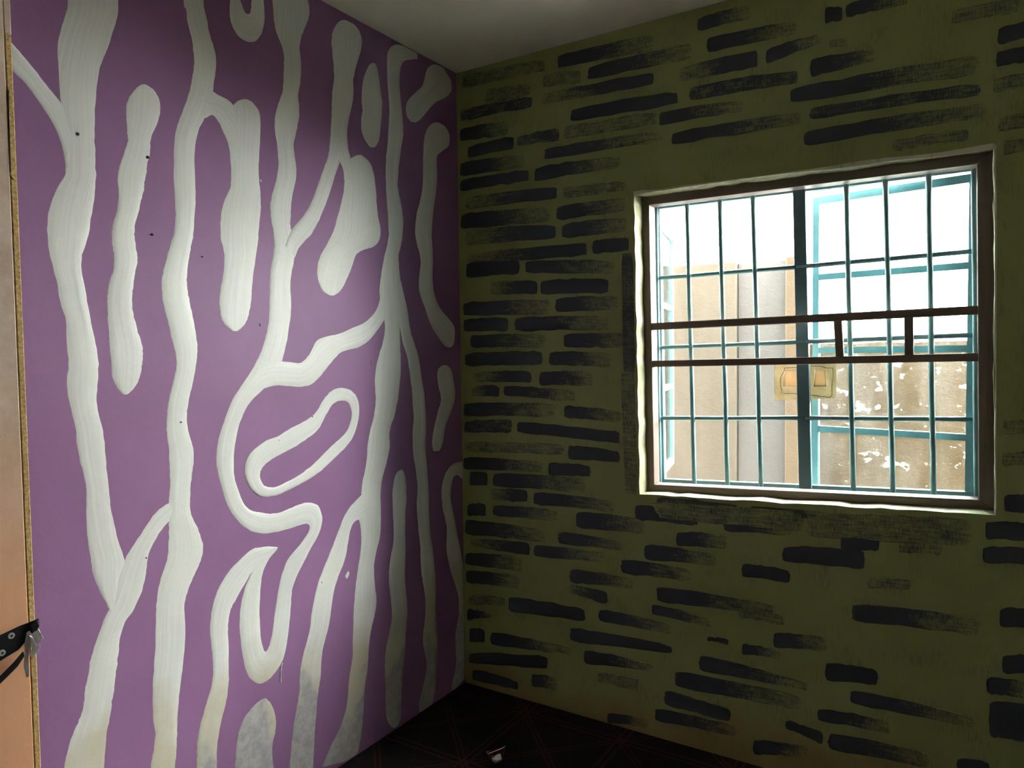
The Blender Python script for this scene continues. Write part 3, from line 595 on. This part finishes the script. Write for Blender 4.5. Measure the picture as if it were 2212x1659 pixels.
def casement(A, B, ztop, zbot, rows, dirty, w=.024, wtop=.03):
    "steel leaf hinged at A, free end at B; rows: heights of its inner rails"
    root = empty('casement', (0, 0, 0)); root.parent = win; root.matrix_parent_inverse = Matrix.Translation(-Vector(win.location))
    d = (B-A); L = d.length; d.normalize(); nrm = Vector((-d.y, d.x, 0))
    P = lambda s, z, k: Vector((A.x, A.y, 0)) + d*s + nrm*k + Vector((0, 0, z))
    def blk(name, s0, s1, z0, z1, k0, k1, m):
        bm = bmesh.new(); hexa(bm, [P(s0,z0,k0),P(s1,z0,k0),P(s1,z0,k1),P(s0,z0,k1)], [P(s0,z1,k0),P(s1,z1,k0),P(s1,z1,k1),P(s0,z1,k1)])
        o = bm_obj(name, bm, m); o.parent = root; return o
    blk('stile', 0, w, zbot, ztop, -.011, .011, m_steel); blk('stile', L-w, L, zbot, ztop, -.011, .011, m_steel)
    zs = [ztop] + rows + [zbot]
    blk('leaf_rail', w, L-w, ztop-wtop, ztop, -.011, .011, m_steel); blk('leaf_rail', w, L-w, zbot, zbot+.032, -.011, .011, m_steel)
    for z in rows: blk('leaf_rail', w, L-w, z-.012, z+.012, -.009, .009, m_steel)
    tops = [ztop-wtop] + [z-.012 for z in rows]; bots = [z+.012 for z in rows] + [zbot+.032]
    for i, (t1, b1) in enumerate(zip(tops, bots)): blk('pane', w, L-w, b1, t1, -.002, .002, m_glassd if dirty[i] else m_glass)
    return root
hz = lambda x, y, v: hit(x, y, 1, v).z
A = hit(2108, 700, 1, .212); B = hit(1757, 700, 1, .315); A.z = B.z = 0
casement(A, B, hz(1757, 428, .315), hz(1765, 1066, .315), [hz(1757, 600, .315), hz(1757, 757, .315), hz(1757, 925, .315)], [0, 0, 1, 1])
# left leaf swung far outward, seen almost on edge
A = hit(1420, 700, 1, .212); Bd = hit(1451, 760, 1, .70); A.z = Bd.z = 0
casement(A, Bd, 2.16, 1.03, [1.80, 1.42], [0, 0, 0])

# card stuck behind the mullion
YC = .232
card = empty('card_cover', hit(1738, 868, 1, YC))
tag(card, 'tan card with two pale squares stuck on the middle of the window', 'card')
def cardpt(x, y, off=0):
    p = hit(x, y, 1, YC); p.y += off + .006*math.sin((x-1672)/133*math.pi*2+.6) + (.004 if y > 850 else 0); return p
xs = [1672+133*i/12 for i in range(13)]
bm = bmesh.new(); g0 = []; 
for layer in (0, .0025):
    rows_ = []
    for r in range(7):
        row = []
        for i, x in enumerate(xs):
            top = 776; bot = 866 - 2*math.sin(i/12*math.pi) - 4*(i/12)
            if i == 12: bot -= 3
            row.append(bm.verts.new(cardpt(x + (1.5 if i == 12 and 1 < r < 6 else 0), top+(bot-top)*(0, .13, .27, .46, .65, .83, 1)[r], layer)))
        rows_.append(row)
    g0.append(rows_)
for k in range(2):
    for r in range(6):
        for i in range(12):
            if r in (2, 3) and i in (2, 3, 4, 8, 9): continue
            q = (g0[k][r][i], g0[k][r][i+1], g0[k][r+1][i+1], g0[k][r+1][i]); bm.faces.new(q if k == 0 else q[::-1])
ring = [(r, 0) for r in range(7)] + [(6, i) for i in range(1, 13)] + [(r, 12) for r in range(5, -1, -1)] + [(0, i) for i in range(11, 0, -1)]
for a in range(len(ring)):
    b = (a+1) % len(ring); bm.faces.new((g0[0][ring[a][0]][ring[a][1]], g0[0][ring[b][0]][ring[b][1]], g0[1][ring[b][0]][ring[b][1]], g0[1][ring[a][0]][ring[a][1]]))
keep(bm_obj('card_sheet', bm, m_card, smooth=False), card)
for (x0, y0, x1, y1) in ((1693,799,1728,835),(1760,799,1784,835)):
    bm = bmesh.new()
    q = [cardpt(x0+2, y0), cardpt(x1, y0), cardpt(x1+1, y1), cardpt(x0-2, y1)]
    hexa(bm, [p+Vector((0, -.0035, 0)) for p in q], [p+Vector((0, -.0005, 0)) for p in q]); bevel(bm, .001, 1)
    keep(bm_obj('pale_square', bm, m_card2), card)
out = [(1694,795),(1715,794),(1735,792),(1748,790),(1776,791),(1784,795),(1799,795),(1800,815),(1797,835),(1797,853),(1792,859),(1765,855),(1748,853),(1725,853),(1716,850),(1689,851),(1686,835),(1685,822),(1687,812),(1694,801)]
bm = bmesh.new(); pv = [cardpt(x, y, -.0018) for x, y in out]
for a in range(len(pv)): rod(bm, pv[a], pv[(a+1) % len(pv)], .0011, 5)
keep(bm_obj('stitched_outline', bm, m_ink), card)

# ------------------------------------------------------------------ outside
def outbox(name, lo, hi, m, label, cat, kind=None):
    bm = bmesh.new(); box(bm, lo, hi); o = bm_obj(name, bm, m); return tag(o, label, cat, kind)
outbox('ground', (-9, WT, -.35), (12, 12, -.15), m_earth, 'unseen yard floor made pale to bounce light into the room', 'ground', 'structure')
YF = 1.5
zt = hit(1560, 562, 1, YF).z
xa = hit(1590, 700, 1, YF).x; xb = hit(1697, 700, 1, YF).x; xc = hit(1728, 700, 1, YF).x
fn = empty('boundary_wall', (xb, YF, -.15)); tag(fn, 'tall pale plastered yard wall seen through the left window half', 'wall')
def fpart(name, lo, hi, m):
    bm = bmesh.new(); box(bm, lo, hi); bevel(bm, .006, 1); keep(bm_obj(name, bm, m), fn)
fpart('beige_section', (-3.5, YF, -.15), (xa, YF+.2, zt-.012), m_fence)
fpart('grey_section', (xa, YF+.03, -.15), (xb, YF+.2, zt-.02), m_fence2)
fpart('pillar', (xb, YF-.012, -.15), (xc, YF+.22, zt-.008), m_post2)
zl = hit(1950, 738, 1, YF+.2).z
bm = bmesh.new(); nx = 40
va = []
for i in range(nx+1):
    x = xc + (6.5-xc)*i/nx; va.append((x, zl + random.gauss(0, .006)))
for i in range(nx):
    (x0, z0), (x1, z1) = va[i], va[i+1]
    f0 = [bm.verts.new(p) for p in ((x0, YF+.1, -.15), (x1, YF+.1, -.15), (x1, YF+.1, z1), (x0, YF+.1, z0))]; bm.faces.new(f0)
    f1 = [bm.verts.new(p) for p in ((x0, YF+.32, -.15), (x1, YF+.32, -.15), (x1, YF+.32, z1), (x0, YF+.32, z0))]; bm.faces.new(f1[::-1])
    bm.faces.new((f0[3], f0[2], f1[2], f1[3]))
bmesh.ops.remove_doubles(bm, verts=bm.verts, dist=.0005)
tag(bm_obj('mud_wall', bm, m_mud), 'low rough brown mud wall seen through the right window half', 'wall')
for xl_, xr_ in ((-5, -.2), (RX+.2, 9)):
    outbox('added_side_wall', (xl_, 0, -.15), (xr_, WT, 2.93), m_outer, 'unseen wall added to block sky light from the sides', 'wall', 'structure')  # out of view, added to stop sky light entering the alley sideways
outbox('added_shading_eave', (-5, WT, 2.93), (9, .95, 3.05), m_outer, 'unseen overhang added above the window to shade the yard walls', 'roof', 'structure')  # out of view, added to cut sky light on the yard walls

# ------------------------------------------------------------------ door leaf standing open at the left edge
door = empty('door_1', (DX0, BY, 0)); tag(door, 'worn brown varnished door leaf standing open at the left edge', 'door', 'structure')
ang = hit(56, 830, 1, -2.14)
F = Vector((ang.x, -2.14, 0)); Hn = Vector((DX0, BY+.01, 0))
dd = (F-Hn); DL = dd.length; dd.normalize(); dn = Vector((dd.y, -dd.x, 0))       # dn points into the room
if dn.x < 0: dn = -dn
DP = lambda s, k, z: Hn + dd*s + dn*k + Vector((0, 0, z))
def dblk(name, s0, s1, k0, k1, z0, z1, m, parent=door, bev=.0015):
    bm = bmesh.new(); hexa(bm, [DP(s0,k0,z0),DP(s1,k0,z0),DP(s1,k1,z0),DP(s0,k1,z0)], [DP(s0,k0,z1),DP(s1,k0,z1),DP(s1,k1,z1),DP(s0,k1,z1)])
    if bev: bevel(bm, bev, 1)
    o = bm_obj(name, bm, m); return keep(o, parent) if parent is door else o
LW = .0105
dblk('leaf', 0, DL-LW-.0012, -.038, 0, .012, 2.40, m_door)
zs_ = 2.16
dblk('raw_edge_strip', DL-LW, DL, -.038, -.0008, .012, zs_, m_chip)
dblk('edge_strip', DL-LW-.001, DL, -.038, 0, zs_, 2.40, m_door)
def dhit(x, y, k=0):
    "point at picture x, y on the plane k in front of the door face"
    d = ray(x, y); p0 = DP(0, k, 0); return CAM + d*((p0-CAM).dot(dn)/d.dot(dn))
# splits in the face near the edge
def dline_(name, pts, wd, m):
    bm = bmesh.new(); P = [dhit(x, y, .0002) for x, y in pts]
    for a, b in zip(P, P[1:]): rod(bm, a, b, wd, 5)
    keep(bm_obj(name, bm, m), door)
dline_('split', [(18,195),(18,230),(19,262),(20,290),(21,330),(22,372)], .0011, m_crack)
dline_('split', [(21,378),(25,383),(29,388)], .001, m_crack)
# broken black latch
def dsolid(name, pts, k0, k1, m, parent, bev=.0012):
    bm = bmesh.new(); a = [bm.verts.new(dhit(x, y, k0)) for x, y in pts]; b = [bm.verts.new(dhit(x, y, k1)) for x, y in pts]
    n = len(pts); bm.faces.new(a); bm.faces.new(b[::-1])
    for i in range(n): bm.faces.new((a[i], a[(i+1)%n], b[(i+1)%n], b[i]))
    if bev: bevel(bm, bev, 1)
    o = bm_obj(name, bm, m); o.parent = parent
    o.matrix_parent_inverse = Matrix.Translation(-Vector(door.location)) if parent is door else Matrix.Identity(4)
    return o
la = dsolid('latch_plate', [(-45,1398),(0,1372),(40,1353),(66,1343),(84,1335),(85,1352),(72,1366),(58,1383),(40,1404),(10,1422),(-30,1448),(-45,1450)], .016, .021, m_black, door)
dsolid('spacer', [(-40,1410),(-6,1392),(4,1412),(-30,1436)], 0, .016, m_black, la, .001)
def lhit(x, y, k): return dhit(x, y, k)
for (x, y) in ((24,1373),(4,1410)):
    bm = bmesh.new(); c = dhit(x, y, .021); rod(bm, c-dn*.002, c+dn*.002, .0054, 14)
    o = bm_obj('screw', bm, m_screw, la)
    bm = bmesh.new(); rod(bm, c+dn*.0021, c+dn*.0026, .0020, 8); bm_obj('screw_recess', bm, m_hole, la)
dsolid('latch_shadow_bar', [(-45,1500),(0,1460),(28,1432),(50,1406),(54,1416),(38,1440),(10,1468),(-38,1515)], .008, .012, m_black, la)  # black bar modelled where the latch's shadow falls on the door
dsolid('bent_strip', [(57,1366),(64,1362),(70,1372),(69,1384),(62,1404),(60,1430),(64,1452),(62,1461),(57,1464),(51,1440),(53,1415),(53,1390)], .023, .0255, m_silver, la, .0006)
dsolid('bent_strip', [(63,1372),(70,1376),(78,1396),(88,1393),(82,1408),(68,1420),(62,1416),(70,1402)], .0265, .029, m_silver, la, .0006)
dsolid('bolt_end', [(68,1372),(83,1357),(89,1369),(94,1379),(84,1389),(76,1390)], .012, .020, m_silver, la, .001)
dsolid('bolt_head', [(66,1350),(80,1338),(86,1352),(80,1362),(70,1366)], .010, .027, m_black, la, .001)
# hinges on the far edge
for z in (.25, 1.05, 1.82):
    dblk('hinge', -.006, .004, -.014, .006, z-.045, z+.045, m_silver)

# ------------------------------------------------------------------ wrapper on the floor
wp = hit(1070, 1648, 2, .0)
wr = empty('snack_wrapper', (wp.x, wp.y, 0)); tag(wr, 'small crumpled red and silver wrapper lying on the dark floor', 'wrapper')
right = Vector((rt.x, rt.y, 0)).normalized(); away = Vector((fw.x, fw.y, 0)).normalized(); kpx = .00158
def wpt(u, v, dpt): return right*u*kpx + Vector((0, 0, 1))*v*kpx + away*dpt
prof = [(-20,28),(-14,14),(-6,3),(4,0),(14,2),(20,10),(23,24),(24,40)]
bm = bmesh.new(); rows_ = []
for k, (dp, sh) in enumerate(((-.004, 1), (-.014, .8), (-.009, .55), (-.016, .3), (-.006, .1))):
    rows_.append([bm.verts.new(wpt(2+(u-2)*sh, 20+(v-20)*sh*.95+random.gauss(0, .8), dp+random.gauss(0, .003))) for u, v in prof])
for a, b in zip(rows_, rows_[1:]):
    for i in range(len(prof)-1): bm.faces.new((a[i], a[i+1], b[i+1], b[i]))
top = [bm.verts.new(wpt(-20+44*i/7, 29+12*i/7+random.gauss(0, .6), .004)) for i in range(8)]
bot = [bm.verts.new(wpt(-14+34*i/7, 1.2+2*math.sin(i)*.4, .016)) for i in range(8)]
for i in range(7): bm.faces.new((top[i], top[i+1], bot[i+1], bot[i]))
for v in bm.verts: v.co.z = max(v.co.z, .001)
bm_obj('film', bm, m_red, wr)
bm = bmesh.new(); rim = [(-22,31),(-18,25),(-10,28),(0,32),(10,36),(18,39),(25,44)]
for a, b in zip(rim, rim[1:]): rod(bm, wpt(*a, -.006), wpt(*b, -.006), .0014, 6)
rod(bm, wpt(-22,31,-.006), wpt(-14,30,-.002), .0013, 6)
bm_obj('crimped_rim', bm, m_foil, wr)
bm = bmesh.new(); pl = [(-8,18),(-2,21),(6,26),(14,28),(16,18),(8,9),(0,7),(-6,12)]
c0 = bm.verts.new(wpt(4, 17, -.030)); rg = [bm.verts.new(wpt(u, v, -.020+random.gauss(0, .003))) for u, v in pl]; rb = [bm.verts.new(wpt(u*.9, v*.95+1, -.010)) for u, v in pl]
for i in range(8):
    j = (i+1) % 8; bm.faces.new((c0, rg[i], rg[j])); bm.faces.new((rg[j], rg[i], rb[i], rb[j]))
bm_obj('foil_label', bm, m_foil, wr)
